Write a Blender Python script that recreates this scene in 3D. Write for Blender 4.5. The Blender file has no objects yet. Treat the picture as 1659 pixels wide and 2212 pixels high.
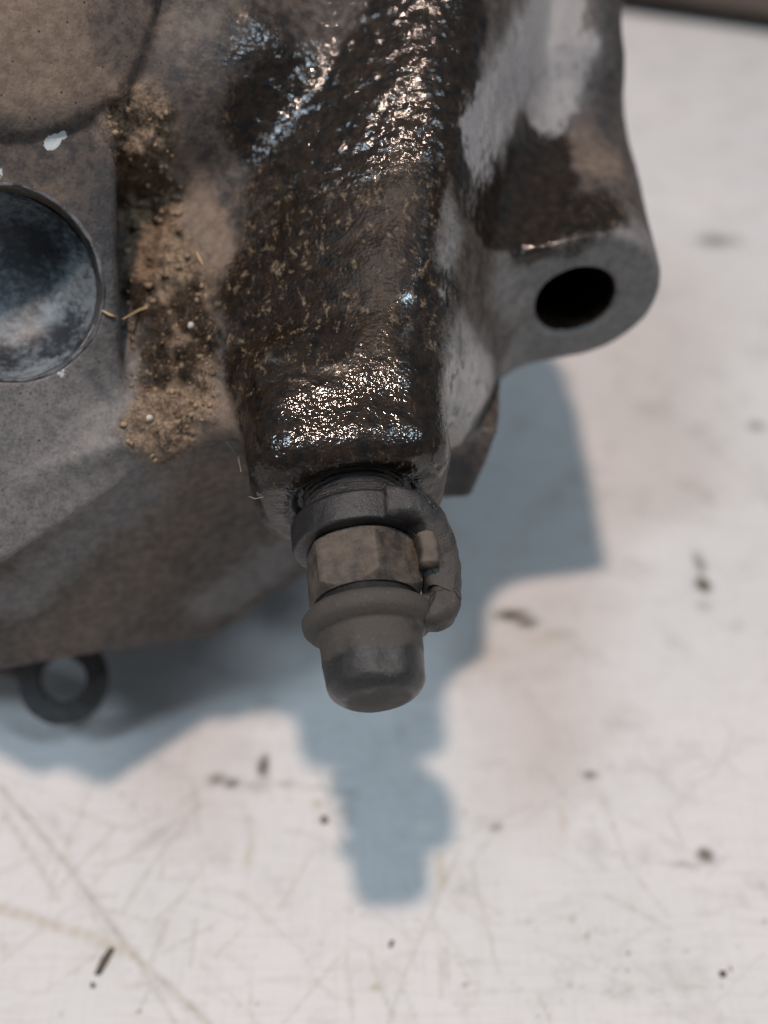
import bpy, math, random, os
import numpy as np
from mathutils import Vector, Matrix

random.seed(7)
np.random.seed(7)
SC = bpy.context.scene
COL = SC.collection
MM = 0.001

# ------------------------------------------------------------------ camera
TV = 0.4877                      # tan of half the vertical field of view
TH = TV * 0.75
CAM = np.array([0.0, 0.0, 134.0])            # millimetres above the bench
cam = bpy.data.cameras.new('camera')
cam.sensor_fit = 'VERTICAL'
cam.sensor_height = 24.0
cam.lens = 12.0 / TV
cam.clip_start = 0.005
cam.clip_end = 20.0
cam.dof.use_dof = True
cam.dof.focus_distance = 0.1025
cam.dof.aperture_fstop = cam.lens / 3.0
cam.dof.aperture_blades = 0
camo = bpy.data.objects.new('camera', cam)
camo.location = CAM * MM
camo.rotation_euler = (math.radians(45), 0, 0)
COL.objects.link(camo)
SC.camera = camo

# ------------------------------------------------------------------ world (dim room)
w = bpy.data.worlds.new('World')
SC.world = w
w.use_nodes = True
w.node_tree.nodes['Background'].inputs[0].default_value = (0.78, 0.89, 1.0, 1)
w.node_tree.nodes['Background'].inputs[1].default_value = 0.165

# ------------------------------------------------------------------ lamps of the workshop ceiling
def area(name, loc, target, size, size_y, power, colour, shape='RECTANGLE', rot=0):
    l = bpy.data.lights.new(name, 'AREA')
    l.shape = shape
    l.size = size
    l.size_y = size_y
    l.energy = power
    l.color = colour
    o = bpy.data.objects.new(name, l)
    o.location = loc
    d = Vector(target) - Vector(loc)
    o.rotation_euler = d.to_track_quat('-Z', 'Y').to_euler()
    COL.objects.link(o)
    return o
area('ceiling_bulb', (-0.040, -0.045, 1.20), (0, .09, .05), .062, .062, 9.4, (1.0, .77, .64), 'DISK')
area('ceiling_tube', (-0.42, -0.26, 1.02), (0, .09, .05), .11, .26, 4.0, (.70, .86, 1.0))
area('ceiling_tube', (0.50, -0.20, 1.00), (0, .09, .05), .11, .26, 3.4, (.70, .86, 1.0))

cy = SC.cycles
cy.max_bounces = 5; cy.diffuse_bounces = 3; cy.glossy_bounces = 3; cy.transmission_bounces = 0
cy.caustics_reflective = False; cy.caustics_refractive = False
vs = SC.view_settings
vs.view_transform = 'Standard'
vs.look = 'None'
vs.exposure = 0.12
vs.gamma = 1.0
vs.use_curve_mapping = False

# ------------------------------------------------------------------ helpers
def W(u, v, d):
    """a point (mm) at a place of the photograph (1659 x 2212) and a distance along the view axis"""
    X = (u - 829.5) / 829.5 * TH
    Y = (1106.0 - v) / 1106.0 * TV
    s = math.sqrt(.5)
    return CAM + d * np.array([X, s * (1 + Y), s * (Y - 1)])
def proj(P):
    R = P - CAM
    s = math.sqrt(.5)
    d = s * (R[:, 1] - R[:, 2])
    yy = s * (R[:, 1] + R[:, 2])
    return 829.5 + R[:, 0] / d / TH * 829.5, 1106 - yy / d / TV * 1106, d
def unit(v):
    v = np.asarray(v, float)
    return v / np.linalg.norm(v)

class Noise3:
    def __init__(s, seed):
        s.t = np.random.RandomState(seed).rand(64, 64, 64).astype(np.float32) * 2 - 1
    def __call__(s, P, scale):
        q = P * scale + 1000.37
        i = np.floor(q).astype(np.int64)
        f = (q - i)
        f = f * f * (3 - 2 * f)
        i0 = i & 63; i1 = (i + 1) & 63
        t = s.t
        x0, y0, z0 = i0.T; x1, y1, z1 = i1.T
        fx, fy, fz = f.T
        a = t[x0, y0, z0] * (1 - fx) + t[x1, y0, z0] * fx
        b = t[x0, y1, z0] * (1 - fx) + t[x1, y1, z0] * fx
        c = t[x0, y0, z1] * (1 - fx) + t[x1, y0, z1] * fx
        e = t[x0, y1, z1] * (1 - fx) + t[x1, y1, z1] * fx
        return (a * (1 - fy) + b * fy) * (1 - fz) + (c * (1 - fy) + e * fy) * fz
    def fbm(s, P, scale, n=4):
        r = 0; a = 1.0
        for k in range(n):
            r = r + a * s(P + 13.7 * k, scale)
            scale *= 2.03; a *= .5
        return r
NZ = Noise3(3)
def sstep(a, b, x):
    t = np.clip((x - a) / (b - a), 0, 1)
    return t * t * (3 - 2 * t)

def mesh_obj(name, V, F, mat, parent=None, smooth=True, loc=None):
    m = bpy.data.meshes.new(name)
    m.from_pydata([tuple(p) for p in (np.asarray(V, float) * MM)], [], [tuple(int(i) for i in f) for f in F])
    m.validate()
    m.update()
    if smooth:
        m.polygons.foreach_set('use_smooth', [True] * len(m.polygons))
    if mat: m.materials.append(mat)
    o = bpy.data.objects.new(name, m)
    COL.objects.link(o)
    if parent is not None: attach(o, parent)
    return o
def attach(o, parent):
    o.parent = parent
    o.matrix_parent_inverse = Matrix.Translation(-parent.location)
def tag(o, label=None, cat=None, group=None, kind=None):
    if label: o['label'] = label
    if cat: o['category'] = cat
    if group: o['group'] = group
    if kind: o['kind'] = kind
    return o
def empty(name, loc):
    o = bpy.data.objects.new(name, None)
    o.empty_display_size = .01
    o.location = Vector(loc) * MM
    COL.objects.link(o)
    return o

# ------------------------------------------------------------------ material helpers
class NT:
    def __init__(s, name):
        s.m = bpy.data.materials.new(name)
        s.m.use_nodes = True
        s.t = s.m.node_tree
        s.b = s.t.nodes['Principled BSDF']
        tc = s.t.nodes.new('ShaderNodeTexCoord')
        mp = s.t.nodes.new('ShaderNodeVectorMath'); mp.operation = 'SCALE'
        mp.inputs['Scale'].default_value = 1000.0        # millimetres
        s.t.links.new(tc.outputs['Object'], mp.inputs[0])
        s.co = mp.outputs[0]
    def L(s, a, b): s.t.links.new(a, b)
    def val(s, sock, v):
        if hasattr(v, 'is_linked'): s.L(v, sock)
        elif isinstance(v, (tuple, list)) and len(v) == 3 and sock.type == 'RGBA': sock.default_value = (*v, 1)
        else: sock.default_value = v
    def scaled(s, vec):
        n = s.t.nodes.new('ShaderNodeVectorMath'); n.operation = 'MULTIPLY'
        s.L(s.co, n.inputs[0]); n.inputs[1].default_value = vec
        return n.outputs[0]
    def noise(s, scale, detail=4, rough=.55, dist=0, co=None):
        n = s.t.nodes.new('ShaderNodeTexNoise')
        s.L(co or s.co, n.inputs['Vector'])
        n.inputs['Scale'].default_value = scale
        n.inputs['Detail'].default_value = detail
        n.inputs['Roughness'].default_value = rough
        n.inputs['Distortion'].default_value = dist
        return n.outputs['Fac']
    def voro(s, scale, feat='F1', out='Distance', co=None, rnd=1):
        n = s.t.nodes.new('ShaderNodeTexVoronoi')
        n.feature = feat
        s.L(co or s.co, n.inputs['Vector'])
        n.inputs['Scale'].default_value = scale
        n.inputs['Randomness'].default_value = rnd
        return n.outputs[out]
    def ramp(s, f, a, b, lo=0, hi=1):
        n = s.t.nodes.new('ShaderNodeMapRange')
        n.interpolation_type = 'SMOOTHSTEP'
        s.val(n.inputs[0], f)
        n.inputs[1].default_value = a; n.inputs[2].default_value = b
        n.inputs[3].default_value = lo; n.inputs[4].default_value = hi
        return n.outputs[0]
    def math(s, op, a, b=None, clamp=False):
        n = s.t.nodes.new('ShaderNodeMath'); n.operation = op; n.use_clamp = clamp
        s.val(n.inputs[0], a)
        if b is not None: s.val(n.inputs[1], b)
        return n.outputs[0]
    def mix(s, f, a, b):
        n = s.t.nodes.new('ShaderNodeMix'); n.data_type = 'RGBA'
        s.val(n.inputs['Factor'], f)
        s.val(n.inputs['A'] if False else n.inputs[6], a)
        s.val(n.inputs[7], b)
        return n.outputs[2]
    def fmix(s, f, a, b):
        n = s.t.nodes.new('ShaderNodeMix'); n.data_type = 'FLOAT'
        s.val(n.inputs[0], f); s.val(n.inputs[2], a); s.val(n.inputs[3], b)
        return n.outputs[0]
    def attr(s, name):
        n = s.t.nodes.new('ShaderNodeAttribute'); n.attribute_name = name
        return n.outputs['Fac']
    def bump(s, h, dist_mm, strength=1.0, normal=None):
        n = s.t.nodes.new('ShaderNodeBump')
        s.val(n.inputs['Height'], h)
        n.inputs['Distance'].default_value = dist_mm * MM
        s.val(n.inputs['Strength'], strength)
        if normal is not None: s.L(normal, n.inputs['Normal'])
        return n.outputs[0]
    def out(s, **kw):
        for k, v in kw.items():
            s.val(s.b.inputs[k.replace('_', ' ')], v)
        return s.m

def mat_simple(name, c0, c1, rough=.7, scale=.8, bump=.05, bscale=4, spec=.4, metallic=0):
    n = NT(name)
    f = n.ramp(n.noise(scale, 6, .6), .35, .65)
    h = n.noise(bscale, 4, .6)
    return n.out(Base_Color=n.mix(f, c0, c1), Roughness=rough, Normal=n.bump(h, bump), Specular_IOR_Level=spec, Metallic=metallic)

# casting: cast iron with stains and painted light held by attributes painted on the vertices (oil, tan dust, grey dust with lit bands and sheen, bare dark, white chips, pale painted reflection)
def mat_casting():
    n = NT('cast_iron')
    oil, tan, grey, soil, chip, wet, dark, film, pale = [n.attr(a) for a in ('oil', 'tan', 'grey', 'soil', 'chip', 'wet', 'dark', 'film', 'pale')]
    mid = n.noise(.8, 4, .65)
    fine = n.noise(3.2, 3, .7)
    streak = n.noise(1.15, 5, .7, .5, n.scaled((1.0, .55, .65)))
    base = n.mix(n.ramp(mid, .36, .64), (.026, .0225, .0205), (.082, .065, .054))
    pit = n.math('MULTIPLY', n.ramp(n.voro(.85), .16, .07), n.ramp(mid, .42, .55))
    base = n.mix(n.ramp(fine, .52, .72, 0, .55), base, (.105, .088, .075))
    tcol = n.mix(n.ramp(mid, .3, .7), (.140, .100, .074), (.210, .157, .119))
    base = n.mix(n.math('MULTIPLY', tan, n.ramp(fine, .2, .5, .7, 1)), base, tcol)
    gcol = n.mix(n.ramp(mid, .3, .7), (.115, .112, .110), (.180, .172, .166))
    base = n.mix(n.math('MULTIPLY', grey, n.ramp(fine, .25, .6, .6, 1)), base, gcol)
    base = n.mix(n.math('MULTIPLY', dark, n.ramp(mid, .25, .6, 1, .65)), base, (.021, .022, .025))
    sf = n.ramp(n.math('ADD', n.math('MULTIPLY', fine, .6), n.math('MULTIPLY', mid, .4)), .36, .64)
    scol = n.mix(sf, (.050, .032, .020), (.245, .172, .112))
    base = n.mix(n.math('MULTIPLY', soil, n.ramp(fine, .3, .55, .6, 1)), base, scol)
    base = n.mix(n.math('MULTIPLY', pit, .8), base, (.012, .010, .009))
    ocol = n.mix(n.ramp(mid, .35, .65), (.004, .0033, .0027), (.017, .010, .0055))
    fleck = n.math('MULTIPLY', n.ramp(streak, .53, .66), n.ramp(fine, .38, .58))
    fleck = n.math('MULTIPLY', fleck, n.ramp(wet, .2, .9, .95, .12))
    ocol = n.mix(fleck, ocol, n.mix(mid, (.105, .075, .046), (.215, .163, .112)))
    om = n.math('ADD', oil, n.math('MULTIPLY', n.math('SUBTRACT', n.math('ADD', n.math('MULTIPLY', fine, .6), n.math('MULTIPLY', streak, .4)), .5), 1.5))
    om = n.ramp(om, .16, .58)
    base = n.mix(om, base, ocol)
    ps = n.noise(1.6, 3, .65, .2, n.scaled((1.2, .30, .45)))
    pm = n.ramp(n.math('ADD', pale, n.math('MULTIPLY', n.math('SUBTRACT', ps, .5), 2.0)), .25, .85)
    base = n.mix(n.math('MULTIPLY', pm, n.ramp(pale, .02, .2)), base, n.mix(fine, (.16, .157, .158), (.27, .265, .267)))  # streaky pale tone painted in for the bright reflection on the right flank
    base = n.mix(n.ramp(n.math('ADD', chip, n.math('MULTIPLY', n.math('SUBTRACT', fine, .5), .8)), .4, .6), base, (.42, .46, .47))
    rough = n.fmix(om, n.fmix(tan, .60, .85), n.fmix(fleck, .42, .62))
    ww = n.math('MULTIPLY', wet, n.math('MAXIMUM', om, .75))
    rough = n.fmix(ww, rough, .42)
    fm = n.math('MULTIPLY', film, n.ramp(n.noise(1.3, 3, .65, .3, n.scaled((1, .45, .6))), .36, .46))
    rough = n.fmix(soil, n.fmix(fm, rough, .22), .9)
    hh = n.noise(2.6, 1.5, .5)
    nm = n.bump(hh, .12, n.fmix(fm, n.fmix(ww, .6, .8), .15))
    nc = n.bump(hh, .12, n.fmix(fm, .78, .10))
    return n.out(Base_Color=base, Roughness=rough, Normal=nm, Specular_IOR_Level=n.fmix(ww, n.fmix(om, .42, .14), .08),
                 Coat_Weight=n.math('MAXIMUM', n.math('MULTIPLY', ww, .75), n.math('MULTIPLY', fm, .9)), Coat_Roughness=n.fmix(fm, .06, .16), Coat_IOR=n.fmix(fm, 1.52, 1.65), Coat_Normal=nc)

M = {}
M['cast'] = mat_casting()

# ------------------------------------------------------------------ signed distance kit (mm)
def smin(a, b, k):
    h = np.clip(.5 + .5 * (b - a) / k, 0, 1)
    return b + (a - b) * h - k * h * (1 - h)
def smax(a, b, k): return -smin(-a, -b, k)
def plane(P, p, n):
    n = unit(n)
    return (P[0] - p[0]) * n[0] + (P[1] - p[1]) * n[1] + (P[2] - p[2]) * n[2]
def convex(P, planes, k):
    r = None
    for p, n in planes:
        d = plane(P, p, n)
        r = d if r is None else smax(r, d, k)
    return r
def frame(ax, up=(0, 0, 1)):
    ax = unit(ax)
    r = unit(np.cross(up, ax))
    return r, np.cross(ax, r), ax            # right-ish, up, axis
def local(P, c, fr):
    q = [P[i] - c[i] for i in range(3)]
    return [q[0] * e[0] + q[1] * e[1] + q[2] * e[2] for e in fr]
def cyl(P, c, ax, r, lo, hi, bev=.4):
    a, b, s = local(P, c, frame(ax))
    dr = np.sqrt(a * a + b * b) - r
    ds = np.maximum(lo - s, s - hi)
    return smax(dr, ds, bev)
def sphere(P, c, r): return np.sqrt(sum((P[i] - c[i]) ** 2 for i in range(3))) - r
def ellip(P, c, r):
    k0 = np.sqrt(sum(((P[i] - c[i]) / r[i]) ** 2 for i in range(3)))
    return (k0 - 1) * min(r)
def rcone(P, a, b, ra, rb):
    ba = [b[i] - a[i] for i in range(3)]
    l2 = sum(x * x for x in ba)
    t = np.clip(sum((P[i] - a[i]) * ba[i] for i in range(3)) / l2, 0, 1)
    return np.sqrt(sum((P[i] - a[i] - t * ba[i]) ** 2 for i in range(3))) - (ra + (rb - ra) * t)

# main datum points
TIP = W(815, 1500, 98.0)
BOS = W(762, 1045, 109.0)
AX = unit(TIP - BOS)                         # bleed screw axis, outwards
EX, EU, _ = frame(AX)
EX = -EX if EX[0] < 0 else EX
def onplane(u, v, p, n):
    n = unit(n)
    d0 = W(u, v, 1.0) - CAM
    return CAM + d0 * (np.dot(n, p - CAM) / np.dot(n, d0))

SL_N = (-.05, -.53, .85); SL_P = np.array([-2., 83.6, 69.6])      # upper sloping face
G_N = (.90, -.30, .24)
G_P = onplane(1000, 300, SL_P, SL_N) - 1.0 * unit(SL_N)
UP_N = unit((-.04, -.53, .85)); UP_R = 40.0; UP_T = unit((.05, .85, .53))
UP_C = SL_P - UP_N * UP_R
LF_N = np.array([.47, -.68, .53]); LF_P = W(270, 700, 111.5)    # left pin flange face
LUG_N = unit((.17, -.969, -.12))
LUG_C = W(1262, 648, 129.5)
D_N = (.38, -.91, -.12); D_P = np.array([-27., 88.5, 20.])

def parts_sdf(P):
    d = {}
    slope = cyl(P, UP_C, UP_T, UP_R, -90, 95, .1)
    h = convex(P, [(np.array([34., 163., 80.]), (.6, .8, 0)), (np.array([34., 150., 80.]), (1, .08, -.05)),
        (np.array([-4., 81.5, 68.]), (.12, -.85, -.50)), (np.array([15., 100., 55.]), (.8, -.2, -.55)), (np.array([10., 96., 41.]), (.55, 0, -.83)),
        (np.array([-20., 96., 30.]), (0, 0, -1)), (np.array([0, 170., 0]), (0, 1, 0))], 3.0)
    h = smax(h, slope, 3.0)
    h = smax(h, plane(P, W(455, 700, 108.2), (-.50, -.37, .78)), 9.0)
    d['housing'] = smax(h, plane(P, G_P, G_N), 5.0)
    d['bridge'] = convex(P, [
        (np.array([-2., 84., 61.5]), (0.0, -.42, .90)), (D_P, D_N),
        (np.array([-70., 90., 50.]), (-1, 0, 0)), (np.array([0, 165., 0]), (0, 1, 0)), (np.array([-52., 77.5, 40.]), (-.49, -.87, -.1)),
        (np.array([10., 96., 41.]), (.55, 0, -.83)), (np.array([-27., 88., 20.]), (-.40, .25, -.88)),
        (np.array([12., 100., 55.]), (.8, -.2, -.55)), (G_P - 1.5 * unit(G_N), G_N)], 1.2)
    # web that joins the flange to the housing at the top of the groove
    d['web'] = smin(rcone(P, W(262, 262, 118.), W(430, 240, 119.5), 7.5, 7.5), rcone(P, W(235, 165, 117.5), W(520, 140, 120.5), 9., 9.), 4.)
    # block that carries the bleed screw: rounded square along the axis
    a, b, s = local(P, BOS, (EX, EU, AX))
    q1 = np.abs(a + .3) - 10.2 + 5.0 + .04 * s; q2 = np.abs(b + .1) - 9.3 + 5.0 + np.where(b > 0, .10 * (np.clip(s, -8, 6) + 2.5), .04 * s)
    rr = np.sqrt(np.maximum(q1, 0) ** 2 + np.maximum(q2, 0) ** 2) + np.minimum(np.maximum(q1, q2), 0) - 5.0
    boss = smax(rr, np.maximum(s - 2.5, -13 - s), 3.6)
    d['bleeder_boss'] = boss
    # pin flange on the left
    fl = convex(P, [
        (LF_P, LF_N), (onplane(262, 600, LF_P, LF_N), unit(np.cross(LF_N, W(300, 960, 1) - W(258, 230, 1))) * np.array([1, 1, 1])),
        (onplane(180, 1108, LF_P, LF_N), (.42, -.30, -.86)),
        (np.array([-43.5, 74.5, 55.]), (-.49, -.87, -.15)), (np.array([-72., 90., 60.]), (-1, 0, 0)), (LF_P - unit(LF_N) * 26, -LF_N), (np.array([-50, 100, 104.]), (0, 0, 1))], 1.2)
    d['pin_flange'] = fl
    cb = onplane(-40, -105, LF_P, LF_N)
    dome = sphere(P, cb - unit(LF_N) * 60, 63.25)
    d['bore_cover'] = smax(cyl(P, cb, LF_N, 17.3, -20, 5, 1.0), dome, 1.0)
    # mounting lug on the right
    r_, u_, _a = frame(LUG_N)
    if r_[0] < 0: r_ = -r_; u_ = np.cross(LUG_N, r_)
    if u_[2] < 0: u_ = -u_
    a, b, s = local(P, LUG_C, (r_, u_, LUG_N))
    a = a + .13 * np.clip(s, -40, 0)
    ex, ey = -24., -3.4
    t = np.clip((a * ex + b * ey) / (ex * ex + ey * ey), 0, 1)
    dl = np.sqrt((a - t * ex) ** 2 + (b - t * ey) ** 2) - 9.7 + 1.0 * t - .045 * np.clip(-s, 0, 40)
    lug = smax(dl, np.maximum(s, -62 - s), .9)
    lug = smax(lug, plane(P, np.array([34., 163., 80.]), (.6, .8, 0)), 2.)
    lug = smin(lug, rcone(P, W(1258, -150, 143.), W(1258, 120, 140.5), 5.2, 5.2), 8.)
    d['mounting_lug'] = lug
    # small things low at the back
    ec = W(138, 1470, 149.)
    en = unit((.05, -.62, .78))
    ear = cyl(P, ec, en, 6.3, -.9, .9, .5)
    ear = smin(ear, rcone(P, ec + np.array([-7.5, .6, 2.5]), ec + np.array([-20., 3., 5]), 1.6, 4.), 2.)
    ear = smax(ear, -cyl(P, ec + np.array([0, 0, .3]), en, 3.1, -9, 9, .3), .4)
    d['ear'] = ear
    nb = W(985, 1022, 131.)
    d['stop_lug'] = convex(P, [(nb + np.array([2.6, 0, 0]), (.9, -.1, -.25)), (nb + np.array([0, 0, -2.2]), (.1, 0, -1)),
        (nb + np.array([0, -2., 0]), (0, -1, .1)), (nb + np.array([-8., 0, 0]), (-1, 0, 0)), (nb + np.array([0, 12., 0]), (0, 1, 0)), (nb + np.array([0, 0, 8.]), (0, 0, 1))], .6)
    d['rear_foot'] = convex(P, [(np.array([-16., 0, 0]), (1, 0, 0)), (np.array([-60., 0, 0]), (-1, 0, 0)), (np.array([0, 140., 0]), (0, -1, 0)),
        (np.array([0, 164., 0]), (0, 1, 0)), (np.array([0, 0, .3]), (0, 0, -1)), (np.array([0, 0, 60.]), (0, 0, 1))], 3.)
    return d
BORE_C = onplane(14, 614, LF_P, LF_N)
HOLE_C = LUG_C + 0
def scene_sdf(P):
    d = parts_sdf(P)
    f = smin(d['bridge'], d['housing'], 3.0)
    f = smin(f, d['web'], 5.0)
    f = smin(f, d['rear_foot'], 3.0)
    f = smin(f, d['bleeder_boss'], 2.0)
    f = smin(f, d['pin_flange'], 1.6)
    f = smin(f, d['bore_cover'], 1.0)
    f = smin(f, d['mounting_lug'], 4.5)
    f = smin(f, d['stop_lug'], .6)
    f = smin(f, d['ear'], 2.0)
    f = smax(f, -cyl(P, BORE_C, LF_N, 9.6, -11, 6, .3), .45)
    f = smax(f, -cyl(P, W(1243, 650, 129.5), LUG_N, 5.0, -26, 6, .3), .9)
    # counterbore round the bleed screw
    f = smax(f, -cyl(P, BOS, AX, 6.2, .9, 9, .6), 1.4)
    return f, d

def surface_nets(lo, hi, res):
    lo = np.array(lo, float); hi = np.array(hi, float)
    n = np.ceil((hi - lo) / res).astype(int) + 1
    ys = (lo[1] + np.arange(n[1]) * res).astype(np.float32)
    zs = (lo[2] + np.arange(n[2]) * res).astype(np.float32)
    Y, Z = np.meshgrid(ys, zs, indexing='ij')
    f = np.empty(n, np.float32)
    # coarse pass finds the blocks near the surface; only those are evaluated finely
    B = 8
    nb = -(-n // B)
    bc = [lo[k] + (np.arange(nb[k]) * B + (B - 1) / 2) * res for k in range(3)]
    GC = np.meshgrid(*[b.astype(np.float32) for b in bc], indexing='ij')
    fc = scene_sdf(tuple(GC))[0]
    f = np.repeat(np.repeat(np.repeat(fc, B, 0), B, 1), B, 2)[:n[0], :n[1], :n[2]].copy()
    near = np.abs(fc) < res * B * .5 * 1.8 + 1.2
    ar = np.arange(B)
    OX, OY, OZ = [o.ravel() for o in np.meshgrid(ar, ar, ar, indexing='ij')]
    blk = np.argwhere(near)
    for c0 in range(0, len(blk), 1500):
        b = blk[c0:c0 + 1500] * B
        ix = (b[:, :1] + OX).ravel(); iy = (b[:, 1:2] + OY).ravel(); iz = (b[:, 2:] + OZ).ravel()
        ok = (ix < n[0]) & (iy < n[1]) & (iz < n[2])
        ix, iy, iz = ix[ok], iy[ok], iz[ok]
        f[ix, iy, iz] = scene_sdf(tuple((lo[k] + q * res).astype(np.float32) for k, q in enumerate((ix, iy, iz))))[0]
    s = f < 0
    c = np.zeros(n - 1, np.uint8)
    for a in (0, 1):
        for b in (0, 1):
            for e in (0, 1):
                c += s[a:n[0] - 1 + a, b:n[1] - 1 + b, e:n[2] - 1 + e]
    act = np.argwhere((c > 0) & (c < 8))
    idx = -np.ones(n - 1, np.int64)
    idx[tuple(act.T)] = np.arange(len(act))
    acc = np.zeros((len(act), 3)); cnt = np.zeros(len(act))
    corners = [(a, b, e) for a in (0, 1) for b in (0, 1) for e in (0, 1)]
    val = {k: f[act[:, 0] + k[0], act[:, 1] + k[1], act[:, 2] + k[2]] for k in corners}
    for k in corners:
        for ax in range(3):
            if k[ax] == 0:
                k2 = list(k); k2[ax] = 1; k2 = tuple(k2)
                v0, v1 = val[k], val[k2]
                m = (v0 < 0) != (v1 < 0)
                t = np.where(m, v0 / np.where(m, v0 - v1, 1), 0)
                p = np.tile(np.array(k, float), (len(act), 1)); p[:, ax] = t
                acc[m] += p[m]; cnt[m] += 1
    V = lo + (act + acc / cnt[:, None]) * res
    Q = []
    for ax in range(3):
        o1, o2 = [(1, 2), (2, 0), (0, 1)][ax]
        sl0 = [slice(None)] * 3; sl1 = [slice(None)] * 3
        sl0[ax] = slice(0, -1); sl1[ax] = slice(1, None)
        a = s[tuple(sl0)]; b = s[tuple(sl1)]
        e = np.argwhere(a != b)
        e = e[(e[:, o1] > 0) & (e[:, o2] > 0) & (e[:, o1] < n[o1] - 1) & (e[:, o2] < n[o2] - 1)]
        def g(d1, d2):
            q = e.copy(); q[:, o1] -= d1; q[:, o2] -= d2
            return idx[tuple(q.T)]
        q = np.stack([g(1, 1), g(0, 1), g(0, 0), g(1, 0)], 1)
        flip = ~a[tuple(e.T)]
        q[flip] = q[flip][:, ::-1]
        Q.append(q)
    return V, np.concatenate(Q)

RES = float(os.environ.get('SDF_RES', '.32'))
CV, CQ = surface_nets((-71, 64, -1), (38, 174, 106), RES)
def grad(V, e=.35):
    V = V.astype(np.float64)
    g = np.zeros_like(V)
    for k in range(3):
        A = V.copy(); B = V.copy(); A[:, k] += e; B[:, k] -= e
        g[:, k] = scene_sdf(tuple(A.T))[0] - scene_sdf(tuple(B.T))[0]
    return g / np.maximum(np.linalg.norm(g, axis=1), 1e-9)[:, None]
CN = grad(CV)
f0, DD = scene_sdf(tuple(CV.T))
CV = CV - CN * f0[:, None]

# ---- stains and painted light: named spots, located on the surface, with radii in mm
pu, pv, pd = proj(CV)
bins = {}
iu = np.floor(pu / 8).astype(int); iv = np.floor(pv / 8).astype(int)
GW, GH = 230, 300
key = (np.clip(iv, -10, GH - 11) + 10) * GW + np.clip(iu, -10, GW - 11) + 10
zb = np.full(GW * GH, 1e9)
np.minimum.at(zb, key, pd)
zb = zb.reshape(GH, GW)
def surf(u, v):
    r = int(v // 8) + 10; c = int(u // 8) + 10
    return W(u, v, zb[max(r - 1, 0):r + 2, max(c - 1, 0):c + 2].min())
warp = np.stack([NZ.fbm(CV + 31 * k, .35, 4) for k in range(3)], 1)
CW = CV + warp * .9
CW32 = CW.astype(np.float32)
def spots(lst, soft=.5):
    r = np.zeros(len(CV), np.float32)
    for u, v, rad, s in lst:
        c = surf(u, v)
        if not np.isfinite(c).all() or np.abs(c).max() > 1e4: continue
        R = rad * (1 + soft * .6)
        k = np.nonzero(np.abs(CW32[:, 0] - c[0]) < R)[0]
        k = k[np.abs(CW32[k, 2] - c[2]) < R]
        dist = np.linalg.norm(CW32[k] - c, axis=1)
        r[k] = np.maximum(r[k], s * (1 - sstep(rad * (1 - soft), R, dist)))
    return r
def line(pts, rad, s, n=8):
    out = []
    for (a, b), (c, e) in zip(pts[:-1], pts[1:]):
        for t in np.linspace(0, 1, n): out.append((a + (c - a) * t, b + (e - b) * t, rad, s))
    return out
A_oil = spots(line([(900, 10), (760, 180), (800, 420), (765, 640), (770, 800)], 5.2, .95) + line([(1010, 30), (910, 260), (860, 480)], 4.6, .95)
              + line([(570, 900), (760, 880), (920, 850)], 6.5, 1) + line([(600, 1020), (760, 1000), (900, 980)], 7, 1) + line([(600, 1100), (660, 1130)], 4, .8)
              + line([(1030, 370), (1070, 440), (1130, 480), (1160, 360)], 5, 1.2, 5) + line([(1170, 300), (1140, 400)], 4, .9)
              + line([(1150, 480), (1290, 450)], 5.0, .62) + line([(1160, 300), (1130, 440)], 5, .7) + [(580, 620, 8, .60), (640, 250, 9, .72), (720, 500, 9, .95), (700, 700, 7, 1.0), (800, 600, 7, 1.0), (560, 90, 6, .4), (520, 760, 5, .55)]
              + line([(600, 400), (640, 700)], 6, .5) + line([(300, 640), (340, 700), (330, 800)], 2.4, .5) + line([(400, 650), (450, 740), (400, 780)], 2.8, .5) + line([(960, 640), (920, 780)], 4, .6))
A_wet = spots(line([(590, 920), (760, 900), (920, 870)], 5.5, 1) + line([(1010, 40), (900, 250)], 6, .9)
              + line([(860, 20), (640, 120), (620, 240), (720, 300), (860, 200)], 6.5, 1) + line([(560, 140), (600, 280)], 4, .8) + line([(1150, 440), (1270, 450)], 4, .7)
              + line([(1030, 390), (1110, 470), (1170, 350)], 7, 1) + [(1150, 380, 5, .8)])
A_tan = spots(line([(40, 40), (150, 120), (30, 220)], 11, .95, 5) + line([(380, 330), (440, 460), (490, 570)], 2.4, .9) + line([(300, 300), (380, 520)], 5, .7)
              + line([(330, 960), (480, 900)], 3, .9) + [(540, 940, 2.5, .6), (650, 620, 6, .35)] + line([(420, 1050), (300, 1250), (150, 1380)], 6, .30, 4)
              + [(1230, 270, 4, .75), (1205, 365, 1.8, .9), (1300, 330, 5, .5), (1270, 440, 3, .5)])
A_grey = spots(line([(60, 1000), (190, 920), (100, 1110)], 10, .8, 5) + line([(230, 620), (225, 820)], 4, .5) + line([(1130, 620), (1380, 560), (1330, 720), (1150, 760)], 6, 1, 6) + line([(1000, 930), (1040, 830), (980, 760)], 6, .8)  # dust on flange and lug; the last stroke paints the right strip's grazing reflection
               + line([(40, 1290), (300, 1060)], 4.5, .7, 5) + line([(470, 1310), (640, 1190)], 4.5, .75, 5) + line([(620, 780), (700, 760)], 3, .5)  # lamp-lit bands painted on the front wall, and a grey sheen above the block
               + line([(1180, 40), (1110, 180), (1040, 290)], 6, .95) + line([(1260, 120), (1180, 250)], 4, .7) + line([(980, 480), (930, 640), (890, 740)], 2.6, .7))  # grazing reflection on the right flank and its edge, painted as grey
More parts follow.
